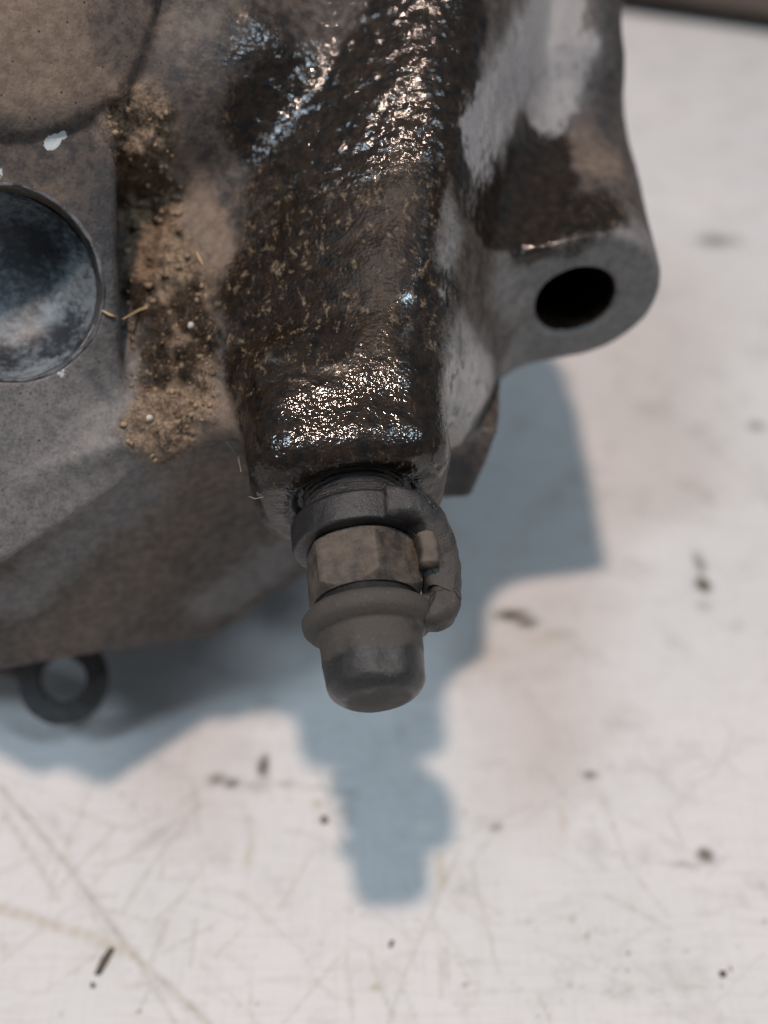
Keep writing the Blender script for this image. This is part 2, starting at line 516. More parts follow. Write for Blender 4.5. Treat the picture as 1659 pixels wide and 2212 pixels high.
A_dark = spots(line([(60, 330), (190, 300), (235, 420), (235, 600)], 4.5, .95) + line([(240, 660), (230, 800)], 3.5, .6) + line([(250, 60), (330, 180)], 3.5, .8)
               + [(300, 225, 2.2, .7)] + line([(1300, 20), (1310, 150), (1280, 260)], 5, .75) + line([(560, 130), (640, 300)], 6, .55) + line([(1040, 390), (1100, 470), (1160, 380)], 5, .9) + line([(1250, 180), (1180, 300)], 3, .9) + line([(980, 1010), (1010, 1050)], 3, 1) + [(930, 1050, 2, .6)])
A_soil = spots(line([(285, 270), (320, 430), (370, 600)], 4.2, 1) + line([(340, 560), (400, 680), (370, 820), (350, 930)], 4.2, 1) + line([(430, 620), (430, 860)], 2.8, .9) + line([(300, 230), (290, 300)], 2.2, .7))
A_chip = spots([(112, 315, 1.0, .9), (128, 300, .8, .8), (0, 385, 1.2, .6)] + line([(200, 690), (175, 760), (150, 800)], .7, .55))
A_pale_sheen = spots(line([(1200, 10), (1120, 170), (1040, 300)], 5.0, .95) + line([(1250, 110), (1170, 250)], 3.5, .8) + line([(990, 480), (950, 620)], 1.6, .35) + line([(1000, 900), (1030, 830)], 4, .40))  # pale colour in place of bright reflections on the right flank and strip
A_film = spots(line([(1190, 20), (1110, 180), (1040, 290)], 6.5, 1) + line([(1260, 100), (1180, 250)], 5, .9) + line([(990, 480), (940, 640), (900, 740)], 3.0, .9) + line([(1000, 930), (1040, 830), (980, 760)], 6, .8)
                + line([(590, 1100), (640, 1140)], 3.2, 1) + line([(945, 990), (915, 1040)], 2.4, .9) + line([(560, 780), (690, 760)], 4, .8) + line([(1020, 360), (1060, 440), (1120, 470)], 4.5, .8, 4))
# inside of the bores and the crater round the bleed screw: wet and black
def radial(c, ax):
    q = CV - c; s_ = q @ unit(ax)
    return np.linalg.norm(q - np.outer(s_, unit(ax)), axis=1), s_
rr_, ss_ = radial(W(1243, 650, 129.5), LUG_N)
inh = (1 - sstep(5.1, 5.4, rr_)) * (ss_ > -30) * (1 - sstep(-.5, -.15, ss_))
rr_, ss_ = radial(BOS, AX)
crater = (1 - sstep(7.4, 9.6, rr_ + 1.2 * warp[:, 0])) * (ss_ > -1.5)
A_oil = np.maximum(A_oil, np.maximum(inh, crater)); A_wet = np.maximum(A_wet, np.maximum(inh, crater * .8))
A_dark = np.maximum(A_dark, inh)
A_film *= sstep(.5, 2.0, DD['mounting_lug']) * (1 - crater)
A_dark = np.maximum(A_dark, .8 * (DD['ear'] < .4))

# ---- relief of the metal: sand-cast waviness, lumps of soil
relief = NZ.fbm(CV, .20, 2) * .15 + NZ(CV + 50, .75) * .05
onboss = sstep(-9, -6, ss_) * (rr_ < 18)
pebA = NZ(CV + 20, 1.35) + .35 * NZ(CV + 80, 2.1)
pebB = NZ(CV + 20, 1.9) * .7 + .5 * NZ(CV + 80, .8)
wv_ = np.clip(A_wet, 0, 1) * (1 - inh)
relief += pebA * (.022 + .075 * wv_ * (1 - onboss) + .010 * A_oil) + pebB * onboss * .045
flat = np.zeros(len(CV))
for nm in ('mounting_lug',):
    flat = np.maximum(flat, 1 - sstep(.0, .5, np.abs(plane(tuple(CV.T), LUG_C, LUG_N))))
flat = np.maximum(flat, .7 * (1 - sstep(.0, .6, np.abs(plane(tuple(CV.T), LF_P, LF_N)))))
relief *= 1 - .75 * flat
relief += A_soil * (NZ.fbm(CV, .40, 3) * 1.0 + np.abs(NZ.fbm(CV + 9, 1.1, 3)) * .6 + .35)
CV = CV + CN * relief[:, None]
# ---- fresh normals of the relieved surface
def vnormals(V, Q):
    a, b, c, d = (V[Q[:, i]] for i in range(4))
    fn = np.cross(c - a, d - b)
    N = np.zeros_like(V)
    for i in range(4):
        for k in range(3):
            N[:, k] += np.bincount(Q[:, i], fn[:, k], len(V))
    return N / np.maximum(np.linalg.norm(N, axis=1), 1e-12)[:, None]
CN2 = vnormals(CV, CQ)

# ------------------------------------------------------------------ caliper: the casting is split into its named parts
caliper = empty('brake_caliper', (-20, 110, 0))
tag(caliper, 'oily rust-brown cast iron brake caliper resting on the scratched white bench', 'brake caliper')
names = ['housing', 'bridge', 'bleeder_boss', 'pin_flange', 'bore_cover', 'mounting_lug', 'ear', 'stop_lug']
alias = {'housing': ['housing', 'web'], 'bridge': ['bridge', 'rear_foot']}
stack = np.stack([np.min([DD[k] for k in alias.get(nm, [nm])], axis=0) for nm in names], 1)
own = np.argmin(np.abs(stack) if False else stack, axis=1)
fo = own[CQ[:, 0]]
def largest(faces):
    used, inv = np.unique(faces, return_inverse=True)
    inv = inv.reshape(-1, 4)
    lab = np.arange(len(used))
    while True:
        mn = lab[inv].min(1)
        new = lab.copy()
        for c in range(4): np.minimum.at(new, inv[:, c], mn)
        new = new[new]
        if (new == lab).all(): break
        lab = new
    fl = lab[inv[:, 0]]
    return fl == np.bincount(fl).argmax()
for i in range(2, len(names)):
    k = np.nonzero(fo == i)[0]
    if len(k): fo[k[~largest(CQ[k])]] = 0
for i in (1, 0):
    k = np.nonzero(fo == i)[0]
    fo[k[~largest(CQ[k])]] = 1 - i
part_names = {'ear': 'spring_ear'}
part_label = {'mounting_lug': 'mounting lug with a smooth dark bolt hole', 'pin_flange': 'grey flange with a wide recessed bore', 'bleeder_boss': 'oil-wet block that carries the bleed screw'}
castobj = {}
for i, nm in enumerate(names):
    q = CQ[fo == i]
    if not len(q): continue
    used, inv = np.unique(q, return_inverse=True)
    m = bpy.data.meshes.new(nm)
    m.vertices.add(len(used)); m.vertices.foreach_set('co', (CV[used] * MM).astype(np.float32).ravel())
    inv = inv.reshape(-1)
    m.loops.add(len(inv)); m.loops.foreach_set('vertex_index', inv.astype(np.int32))
    m.polygons.add(len(q)); m.polygons.foreach_set('loop_start', (np.arange(len(q)) * 4).astype(np.int32))
    m.polygons.foreach_set('use_smooth', np.ones(len(q), bool))
    m.update(calc_edges=True)
    m.normals_split_custom_set_from_vertices([tuple(x) for x in CN2[used]])
    for an, arr in (('oil', A_oil), ('wet', A_wet), ('tan', A_tan), ('grey', A_grey), ('soil', A_soil), ('chip', A_chip), ('dark', A_dark), ('film', A_film), ('pale', A_pale_sheen)):
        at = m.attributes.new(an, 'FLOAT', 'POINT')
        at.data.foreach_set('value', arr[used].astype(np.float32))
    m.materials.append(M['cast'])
    o = bpy.data.objects.new(part_names.get(nm, nm), m)
    COL.objects.link(o); attach(o, caliper)
    if nm in part_label: o['label'] = part_label[nm]
    castobj[nm] = o

# ------------------------------------------------------------------ lathe / sweep
def lathe(profile, n=72, c=BOS, fr=None, jitter=0, seed=0, cap=True):
    """profile: (s, r) along the axis"""
    ex, eu, ax = fr or (EX, EU, AX)
    V = []; F = []
    for s, r in profile:
        for k in range(n):
            t = 2 * math.pi * k / n
            V.append(c + ax * s + (ex * math.sin(t) + eu * math.cos(t)) * r)
    for i in range(len(profile) - 1):
        for k in range(n):
            F.append((i * n + k, i * n + (k + 1) % n, (i + 1) * n + (k + 1) % n, (i + 1) * n + k))
    V = np.array(V)
    if jitter:
        cen = c + np.outer((V - c) @ ax, ax)
        dirn = V - cen; ln = np.maximum(np.linalg.norm(dirn, axis=1), 1e-6)[:, None]
        V = V + dirn / ln * (NZ.fbm(V + seed, .35, 3) * jitter)[:, None]
    return V, F
def dense(profile, step=.25):
    out = [profile[0]]
    for (a, b), (c, d) in zip(profile[:-1], profile[1:]):
        k = max(1, int(math.hypot(c - a, d - b) / step))
        for i in range(1, k + 1): out.append((a + (c - a) * i / k, b + (d - b) * i / k))
    return out
def rounded(pts, r, n=5):
    """round the inner corners of an (s, r) polyline"""
    out = [pts[0]]
    for p0, p1, p2 in zip(pts[:-2], pts[1:-1], pts[2:]):
        a = np.array(p0, float); b = np.array(p1, float); c = np.array(p2, float)
        la = np.linalg.norm(a - b); lc = np.linalg.norm(c - b)
        k = min(r, la * .45, lc * .45)
        s = b + (a - b) / la * k; e = b + (c - b) / lc * k
        for i in range(n + 1):
            t = i / n
            out.append(tuple((1 - t) ** 2 * s + 2 * t * (1 - t) * b + t * t * e))
    out.append(pts[-1])
    return out

def mat_rubber(name, cracked):
    n = NT(name)
    mid = n.noise(.55, 5, .6); fine = n.noise(4.5, 4, .7); speck = n.voro(1.5, 'F1', 'Distance')
    dust = n.attr('dust')
    base = n.mix(n.ramp(fine, .3, .7), (.010, .010, .011), (.023, .022, .022))
    d = n.ramp(n.math('ADD', n.math('MULTIPLY', n.math('SUBTRACT', mid, .5), 1.2), dust), .25, .85)
    base = n.mix(d, base, n.mix(fine, (.030, .027, .023), (.076, .066, .056)))
    base = n.mix(n.ramp(speck, .10, .05), base, (.17, .13, .09))
    crack = n.voro(.38, 'DISTANCE_TO_EDGE', 'Distance')
    cr = n.math('MULTIPLY', n.ramp(crack, .030, .006), n.ramp(n.noise(.3, 2), .48, .58, 0, cracked))
    base = n.mix(n.math('MULTIPLY', cr, .8), base, (.008, .007, .006))
    h = n.math('SUBTRACT', n.math('ADD', fine, n.math('MULTIPLY', n.noise(1.5, 3), .9)), n.math('MULTIPLY', cr, 1.5))
    return n.out(Base_Color=base, Roughness=n.fmix(d, .30, .78), Specular_IOR_Level=.5, Normal=n.bump(h, .12, .8))
def mat_hex():
    n = NT('rusty_steel')
    mid = n.noise(.5, 6, .65, .3); fine = n.noise(4, 5, .7)
    base = n.mix(n.ramp(mid, .35, .65), (.034, .028, .024), (.098, .077, .059))
    base = n.mix(n.ramp(n.noise(1.1, 5, .6), .62, .76, 0, .7), base, (.13, .068, .032))
    base = n.mix(n.ramp(fine, .55, .75, 0, .5), base, (.17, .145, .12))
    return n.out(Base_Color=base, Roughness=n.ramp(mid, .3, .7, .55, .75), Specular_IOR_Level=.45, Normal=n.bump(fine, .10, .8))
def mat_oily():
    n = NT('oily_thread')
    fine = n.noise(2.2, 5, .65)
    base = n.mix(n.ramp(fine, .4, .7), (.006, .004, .003), (.030, .017, .008))
    nm = n.bump(fine, .35, .9)
    return n.out(Base_Color=base, Roughness=.16, Coat_Weight=.8, Coat_Roughness=.06, Normal=nm, Coat_Normal=nm)
M['black'] = mat_simple('black_grime', (.004, .004, .004), (.012, .011, .010), .75, 1.2, .12, 3)
M['rubber'] = mat_rubber('dusty_rubber', 0)
M['rubber_cracked'] = mat_rubber('cracked_rubber', 1)
M['hex'] = mat_hex()
M['oily'] = mat_oily()
def setdust(o, fn):
    m = o.data
    co = np.empty(len(m.vertices) * 3, np.float32); m.vertices.foreach_get('co', co)
    P = co.reshape(-1, 3) / MM
    at = m.attributes.new('dust', 'FLOAT', 'POINT')
    at.data.foreach_set('value', np.clip(fn(P), 0, 1).astype(np.float32))

# ------------------------------------------------------------------ bleed screw
screw = empty('bleed_screw', BOS); attach(screw, caliper)
prof = [(-4, 4.9)]
for k in range(17):
    s = -3.0 + k * .62
    prof += [(s, 4.9), (s + .31, 5.25)]
prof += [(7.7, 4.9), (8.2, 4.4)]
V, F = lathe(dense(prof, .16), 110, jitter=.22, seed=5)
neck = mesh_obj('threaded_neck', V, F, M['oily'], screw)
# hexagon with chamfered ends
HX0, HX1, HR, HT = 7.8, 12.8, 5.95, math.radians(11)
def hexa():
    V = []; F = []; n = 192
    prof = [(HX0 - .1, 4.0, 1), (HX0, 5.2, 0), (HX0 + .35, HR * 1.0, 0)]
    rows = []
    ss = [HX0, HX0 + .12] + list(np.linspace(HX0 + .3, HX1 - .6, 8)) + list(np.linspace(HX1 - .5, HX1 + .6, 24)) + [HX1 + .7]
    ap = HR * math.cos(math.pi / 6)
    for s in ss:
        for k in range(n):
            t = 2 * math.pi * k / n
            a = (t - HT + math.pi / 6) % (math.pi / 3) - math.pi / 6
            a = abs(a)                                     # 0 at a corner
            r = ap / math.cos(math.pi / 6 - a)
            r = min(r, HR - .05)
            lim = 5.2 + min((s - HX0) * 1.6, (HX1 + .62 - s) * .9)
            r = min(r, max(lim, 3.8))
            V.append(BOS + AX * s + (EX * math.sin(t) + EU * math.cos(t)) * r)
    for i in range(len(ss) - 1):
        for k in range(n):
            F.append((i * n + k, i * n + (k + 1) % n, (i + 1) * n + (k + 1) % n, (i + 1) * n + k))
    F.append(tuple(range(n))[::-1]); F.append(tuple(range((len(ss) - 1) * n, len(ss) * n)))
    V = np.array(V)
    V += (V - (BOS + np.outer((V - BOS) @ AX, AX))) / 6 * (NZ.fbm(V, .4, 2) * .035)[:, None]
    return V, F
V, F = hexa()
hx = mesh_obj('hex_head', V, F, M['hex'], screw, smooth=True)
hx.data.set_sharp_from_angle(angle=math.radians(20))
stemV, stemF = lathe(dense([(12.7, 4.2), (12.8, 4.75), (13.2, 4.8), (14.9, 4.8), (16.5, 3.7)], .25), 72, jitter=.12, seed=30)
mesh_obj('nipple_seat', stemV, stemF, M['black'], screw)

# ------------------------------------------------------------------ rubber dust cap with its strap and retaining ring
dc = empty('dust_cap', TIP)
tag(dc, 'dusty black rubber dust cap strapped over the end of the bleed screw', 'rubber cap')
ring = rounded([(4.4, 4.95), (4.4, 6.35), (4.75, 6.8), (7.65, 6.65), (7.7, 5.0), (4.4, 4.95)], .35)
V, F = lathe(dense(ring, .3), 120, jitter=.09, seed=2)
o = mesh_obj('retaining_ring', V, F, M['rubber'], dc); setdust(o, lambda P: .22 + 0 * P[:, 0] + .35 * sstep(3, 6, (P - BOS) @ EX))
capp = rounded([(14.9, 4.3), (14.5, 5.9), (15.2, 6.5), (16.3, 6.35), (16.9, 5.6), (17.2, 5.05), (18.5, 4.98), (20.2, 4.8), (22.4, 4.65), (23.5, 3.6), (23.9, 1.2), (23.95, .02)], .8, 6)
V, F = lathe(dense(capp, .22), 120, jitter=.10, seed=8)
# pinch and dimple of the tip, flattened crown
loc = (V - BOS)
s_ = loc @ AX; x_ = loc @ EX; u_ = loc @ EU
dim = np.exp(-((s_ - 21.2) ** 2 / 2.2 + (x_ - 1.0) ** 2 / 1.4)) * (u_ > 0)
V = V - EU * (dim * .35)[:, None] + AX * (NZ(V, .3) * .12)[:, None]
o = mesh_obj('cap', V, F, M['rubber'], dc)
def capdust(P):
    s = (P - BOS) @ AX; u = (P - BOS) @ EU
    return .78 - .75 * sstep(19.2, 20.8, s) * (1 - sstep(23.2, 23.8, s)) + .1 * (s < 17) - .25 * sstep(2.0, 5, (P - BOS) @ EX) * (s > 17)
setdust(o, capdust)

def sweep(path, prof_fn, name, mat, parent, nseg=60, jit=.1, seed=0):
    """sweep a rounded-rectangle section along a smooth path; prof_fn(t) -> (half width, half thick, wide-axis vector)"""
    P = np.array(path, float)
    # Catmull-Rom
    Q = [2 * P[0] - P[1]] + list(P) + [2 * P[-1] - P[-2]]
    pts = []
    for i in range(len(P) - 1):
        a, b, c, d = Q[i], Q[i + 1], Q[i + 2], Q[i + 3]
        for t in np.linspace(0, 1, nseg // (len(P) - 1) + 1)[:-1]:
            pts.append(.5 * (2 * b + (c - a) * t + (2 * a - 5 * b + 4 * c - d) * t * t + (3 * b - a - 3 * c + d) * t ** 3))
    pts.append(P[-1]); pts = np.array(pts)
    V = []; F = []; n = 28
    for i, p in enumerate(pts):
        tg = unit(pts[min(i + 1, len(pts) - 1)] - pts[max(i - 1, 0)])
        hw, ht, wax = prof_fn(i / (len(pts) - 1))
        wv = wax - tg * np.dot(wax, tg); wv = unit(wv)
        tv = np.cross(tg, wv)
        for k in range(n):
            a = 2 * math.pi * k / n
            ca, sa = math.cos(a), math.sin(a)
            e = .5
            V.append(p + wv * hw * math.copysign(abs(ca) ** e, ca) + tv * ht * math.copysign(abs(sa) ** e, sa))
    for i in range(len(pts) - 1):
        for k in range(n): F.append((i * n + k, i * n + (k + 1) % n, (i + 1) * n + (k + 1) % n, (i + 1) * n + k))
    F.append(tuple(range(n))[::-1]); F.append(tuple(range((len(pts) - 1) * n, len(pts) * n)))
    V = np.array(V)
    V = V + np.stack([NZ.fbm(V + 17 * k + seed, .5, 3) for k in range(3)], 1) * jit
    return mesh_obj(name, V, F, mat, parent)
def L3(x, u, s): return BOS + EX * x + EU * u + AX * s
strap = [L3(2.2, 5.7, 6.1), L3(4.4, 4.9, 6.1), L3(5.9, 3.6, 6.6), L3(6.9, 2.0, 8.0), L3(7.4, .6, 10.0), L3(7.6, -.2, 12.4), L3(7.4, -.1, 14.4), L3(6.4, .5, 15.4), L3(4.6, 1.0, 15.6)]
def sp(t): return (1.6 + 1.3 * math.sin(t * 3.0), 1.5 + .55 * math.sin(t * 3.1) ** 4, EU)
o = sweep(strap, sp, 'strap', M['rubber_cracked'], dc, 96, .17, 4); setdust(o, lambda P: .35 + .35 * sstep(4, 12, (P - BOS) @ AX))
tab = [L3(6.0, 3.4, 8.6), L3(6.2, 3.3, 9.3), L3(6.3, 3.1, 10.6), L3(6.2, 3.0, 11.8)]
o = sweep(tab, lambda t: (1.7, .95, EU), 'strap_tab', M['hex'], dc, 30, .1, 9); setdust(o, lambda P: .8 + 0 * P[:, 0])

# ------------------------------------------------------------------ bore plug in the pin flange
def mat_plug():
    n = NT('dusty_zinc')
    st = n.noise(1.1, 5, .75, .1, n.scaled((.8, 1.0, 1.3))); fine = n.noise(4, 3, .7); big = n.noise(.14, 3, .5)
    f = n.ramp(n.math('ADD', n.math('MULTIPLY', st, .45), n.math('ADD', n.math('MULTIPLY', fine, .2), n.math('MULTIPLY', big, .5))), .50, .68)
    base = n.mix(f, (.030, .035, .042), (.200, .230, .250))
    base = n.mix(n.ramp(n.voro(.8), .12, .06), base, (.015, .016, .018))
    return n.out(Base_Color=base, Roughness=n.fmix(f, .34, .52), Metallic=.2, Specular_IOR_Level=.6, Normal=n.bump(fine, .08, .7))
M['plug'] = mat_plug()
bf = frame(LF_N)
bcen = BORE_C - unit(LF_N) * 10.8
pl = dense(rounded([(8.2, 9.55), (6.9, 9.1), (4.2, 7.9), (2.2, 6.0), (1.2, 3.0), (1.0, .02)], 1.2), .3)
V, F = lathe(pl, 90, c=bcen, fr=bf, jitter=.10, seed=12)
lean = unit(np.array([-.6, -.1, -.55]))
mesh_obj('bore_plug', V, F, M['plug'], caliper)
lip = rounded([(-.5, 9.5), (.06, 9.5), (.10, 9.7), (-.05, 9.95), (-.5, 10.2), (-.5, 9.5)], .15)
V, F = lathe(dense(lip, .2), 120, c=BORE_C, fr=bf, jitter=.22, seed=21)
M['lip'] = mat_simple('chalky_rim', (.030, .030, .033), (.14, .14, .145), .8, .5, .15, 3)
mesh_obj('bore_rim', V, F, M['lip'], caliper)

# ------------------------------------------------------------------ bench with its scratched white top
def box(name, lo, hi, mat, parent=None, bev=0):
    V = [(x, y, z) for x in (lo[0], hi[0]) for y in (lo[1], hi[1]) for z in (lo[2], hi[2])]
    F = [(0, 1, 3, 2), (4, 6, 7, 5), (0, 4, 5, 1), (2, 3, 7, 6), (0, 2, 6, 4), (1, 5, 7, 3)]
    o = mesh_obj(name, V, F, mat, parent, smooth=False)
    if bev:
        b = o.modifiers.new('bevel', 'BEVEL'); b.width = bev * MM; b.segments = 2
    return o
def pt(u, v):
    d0 = W(u, v, 1.0) - CAM
    return (CAM + d0 * (-CAM[2] / d0[2]))[:2]
def mat_bench():
    n = NT('scratched_white_paint')
    st, br, ta = n.attr('stain'), n.attr('scratch'), n.attr('tan')
    xy = n.scaled((1, 1, 0))
    big = n.noise(.02, 4, .6, 0, xy)
    fine = n.noise(1.0, 4, .7, 0, xy)
    base = n.mix(n.ramp(big, .35, .65), (.600, .588, .586), (.555, .560, .552))
    wv = n.noise(.55, 3, .6, 0, n.scaled((.22, 2.6, 0)))
    wv2 = n.noise(.55, 3, .6, 0, n.scaled((2.6, .22, 0)))
    base = n.mix(n.ramp(n.noise(.09, 5, .7, .3, xy), .50, .72, 0, .50), base, (.33, .32, .305))
    base = n.mix(n.ramp(wv, .46, .70, 0, .30), base, (.43, .41, .39))
    base = n.mix(n.ramp(wv2, .48, .70, 0, .24), base, (.45, .43, .41))
    base = n.mix(n.math('MULTIPLY', ta, n.ramp(fine, .25, .6, .5, 1)), base, (.36, .30, .19))
    base = n.mix(n.math('MULTIPLY', br, n.ramp(fine, .25, .6, .4, 1)), base, (.27, .25, .19))
    base = n.mix(n.ramp(n.math('ADD', st, n.math('MULTIPLY', n.math('SUBTRACT', fine, .5), .5)), .15, 1.05), base, (.085, .070, .048))
    h = n.math('ADD', n.math('MULTIPLY', wv, .6), n.math('MULTIPLY', wv2, .5))
    return n.out(Base_Color=base, Roughness=.48, Specular_IOR_Level=.4, Normal=n.bump(h, .05, .5))
M['bench'] = mat_bench()
xs = np.concatenate([np.linspace(-500, -66, 12)[:-1], np.arange(-66, 84, .42), np.linspace(84, 600, 60)])
ys = np.concatenate([np.linspace(-350, 40, 12)[:-1], np.arange(40, 190, .42), np.linspace(190, 420, 120), np.linspace(440, 900, 12)])
GX, GY = np.meshgrid(xs, ys, indexing='ij')
BP = np.stack([GX.ravel(), GY.ravel(), 0 * GX.ravel()], 1)
bw = BP[:, :2] + np.stack([NZ.fbm(BP, .5, 3), NZ.fbm(BP + 77, .5, 3)], 1) * .35
def bl(lst):
    r = np.zeros(len(BP))
    for u, v, ru, rv, s_ in lst:            # spot: centre and half sizes as seen
        c = pt(u, v); ex_ = np.linalg.norm(pt(u + ru, v) - c); ey_ = np.linalg.norm(pt(u, v + rv) - c)
        k = np.nonzero(np.abs(bw[:, 0] - c[0]) < 2.2 * ex_)[0]
        k = k[np.abs(bw[k, 1] - c[1]) < 2.2 * ey_]
        q = ((bw[k, 0] - c[0]) / ex_) ** 2 + ((bw[k, 1] - c[1]) / ey_) ** 2
        r[k] = np.maximum(r[k], s_ * np.exp(-q * 1.1))
    return r
def bs(lst):
    r = np.zeros(len(BP))
    q = BP[:, :2] + (bw - BP[:, :2]) * .35
    for pts, wd, s_ in lst:
        for a, b in zip(pts[:-1], pts[1:]):
            a = pt(*a); b = pt(*b); ab = b - a
            k = np.nonzero((q[:, 0] > min(a[0], b[0]) - 2) & (q[:, 0] < max(a[0], b[0]) + 2))[0]
            k = k[(q[k, 1] > min(a[1], b[1]) - 2) & (q[k, 1] < max(a[1], b[1]) + 2)]
            t = np.clip(((q[k] - a) @ ab) / (ab @ ab), 0, 1)
            dist = np.linalg.norm(q[k] - a - t[:, None] * ab, axis=1)
            r[k] = np.maximum(r[k], s_ * (1 - sstep(wd * .4, wd * 1.3, dist)) * (.55 + .45 * np.sin(t * 9 + wd * 40) ** 2))
    return r
rs = np.random.RandomState(11)
dots = [(rs.uniform(0, 1659), rs.uniform(1650, 2212), rs.uniform(2, 6), rs.uniform(2, 6), rs.uniform(.3, .9)) for _ in range(260)]
dots += [(rs.uniform(1150, 1659), rs.uniform(2000, 2212), rs.uniform(2, 7), rs.uniform(2, 6), rs.uniform(.5, 1)) for _ in range(40)]
dots += [(rs.uniform(1000, 1659), rs.uniform(100, 1650), rs.uniform(4, 14), rs.uniform(3, 9), rs.uniform(.05, .35)) for _ in range(60)]
dots += [(rs.normal(840, 70), rs.normal(1680, 60), rs.uniform(2, 5), rs.uniform(2, 5), rs.uniform(.3, .7)) for _ in range(40)]
B_st = bl([(1545, 520, 60, 18, .8), (1520, 518, 30, 10, .5), (1635, 920, 28, 14, .75), (1518, 1262, 20, 20, 1.2), (1512, 1215, 18, 34, .8), (1520, 1310, 30, 24, .5), (1105, 1328, 50, 16, 1.0), (1140, 1345, 36, 14, .9), (1210, 1365, 60, 18, .45),
    (468, 1682, 34, 20, .75), (500, 1692, 28, 14, .8), (570, 1655, 18, 32, .95), (550, 1700, 50, 18, .5), (625, 1692, 40, 14, .45), (700, 1773, 7, 8, 1), (1072, 1790, 22, 16, .7), (1040, 1770, 60, 26, .35), (1275, 1672, 24, 13, .8), (1525, 1848, 28, 20, .95), (1480, 1868, 55, 14, .55), (1400, 1885, 10, 8, .5),
    (800, 2060, 6, 8, .6), (965, 2062, 6, 9, .5), (845, 2040, 4, 7, .9), (1005, 2125, 6, 7, .8), (880, 1930, 30, 30, .12), (1460, 380, 60, 14, .18), (1380, 1050, 60, 16, .12), (1650, 1990, 8, 6, .8), (1230, 2130, 10, 4, .6)] + dots)
B_ta = bl([(685, 1738, 15, 7, .8), (540, 1840, 9, 34, .55), (1215, 1770, 11, 40, .4), (815, 2136, 10, 10, 1), (1030, 1420, 60, 60, .25), (1180, 1380, 60, 14, .3), (1320, 1310, 60, 18, .15), (300, 2130, 26, 10, .4)]) + bs([([(0, 1962), (90, 1990), (190, 2022), (290, 2060)], .9, .5), ([(950, 1850), (955, 1910)], .8, .5)])
B_sc = bs([([(0, 1700), (130, 1850), (290, 2065), (455, 2212)], .42, .7), ([(10, 1760), (70, 1850), (125, 1940)], .5, .45), ([(430, 1740), (350, 1840), (265, 1965)], .42, .4), ([(0, 1882), (120, 1835)], .3, .4),
    ([(745, 2055), (680, 2130), (610, 2212)], .22, .4), ([(985, 1850), (880, 2090), (838, 2212)], .25, .45), ([(800, 2062), (822, 2130), (850, 2200)], .25, .5), ([(290, 2065), (380, 2212)], .3, .5), ([(360, 1990), (315, 2110)], .5, .35), ([(0, 2080), (150, 1960)], .25, .3),
    ([(960, 2050), (965, 2120)], .4, .4), ([(1150, 2040), (1450, 2170)], .2, .25), ([(470, 2140), (900, 2060), (1230, 2095)], .2, .2), ([(1010, 990), (1250, 1090), (1659, 1150)], .5, .2), ([(1050, 1350), (1659, 1000)], .35, .14), ([(1000, 1830), (900, 1990)], .2, .3), ([(540, 2120), (545, 2212)], .25, .35)]
    + [([(u0, v0), (u0 + rs.normal(0, 90), v0 + rs.normal(0, 90))], rs.uniform(.14, .30), rs.uniform(.2, .5)) for u0, v0 in zip(rs.uniform(0, 1659, 120), rs.uniform(1600, 2212, 120))])
m = bpy.data.meshes.new('bench_top')
nx, ny = len(xs), len(ys)
idn = np.arange(nx * ny).reshape(nx, ny)
q = np.stack([idn[:-1, :-1], idn[1:, :-1], idn[1:, 1:], idn[:-1, 1:]], -1).reshape(-1, 4)
# underside and skirt so that the top is a real slab
c0 = len(BP)
BV = np.concatenate([BP, [(-500, -350, -30), (600, -350, -30), (600, 900, -30), (-500, 900, -30)]])
k4 = [idn[0, 0], idn[-1, 0], idn[-1, -1], idn[0, -1]]
sk = np.array([(k4[i], c0 + i, c0 + (i + 1) % 4, k4[(i + 1) % 4]) for i in range(4)] + [(c0 + 3, c0 + 2, c0 + 1, c0)])
q = np.concatenate([q, sk])
m.vertices.add(len(BV)); m.vertices.foreach_set('co', (BV * MM).astype(np.float32).ravel())
m.loops.add(q.size); m.loops.foreach_set('vertex_index', q.ravel().astype(np.int32))
m.polygons.add(len(q)); m.polygons.foreach_set('loop_start', (np.arange(len(q)) * 4).astype(np.int32))
m.update(calc_edges=True)
for an, arr in (('stain', B_st), ('tan', np.clip(B_ta, 0, 1)), ('scratch', B_sc)):
    at = m.attributes.new(an, 'FLOAT', 'POINT')
    at.data.foreach_set('value', np.concatenate([arr, np.zeros(4)]).astype(np.float32))
m.materials.append(M['bench'])
bench = bpy.data.objects.new('bench_top', m); COL.objects.link(bench)
tag(bench, kind='structure')

# brown board lying raised at the far end of the bench
M['wood'] = mat_simple('brown_board', (.085, .066, .053), (.135, .108, .088), .75, .02, .2, .4)
wb = empty('wooden_board', (150, 400, 0))
tag(wb, 'brown board lying across the far right end of the bench', 'board')
e0 = np.array([81., 375., 0]); e1 = np.array([127., 356., 0]); dv = unit(e1 - e0); nv = np.array([-dv[1], dv[0], 0])
nv = nv if nv[1] > 0 else -nv
def slab(name, a, b, c0, c1, z0, z1, mat, parent):
    P = [e0 + dv * s + nv * t + np.array([0, 0, z]) for s in (a, b) for t in (c0, c1) for z in (z0, z1)]
    F = [(0, 1, 3, 2), (4, 6, 7, 5), (0, 4, 5, 1), (2, 3, 7, 6), (0, 2, 6, 4), (1, 5, 7, 3)]
    return mesh_obj(name, P, F, mat, parent, smooth=False)
slab('plank', -250, 75, 0, 140, 6.5, 34, M['wood'], wb)
slab('batten', -240, 65, 30, 130, 0, 6.4, M['wood'], wb)

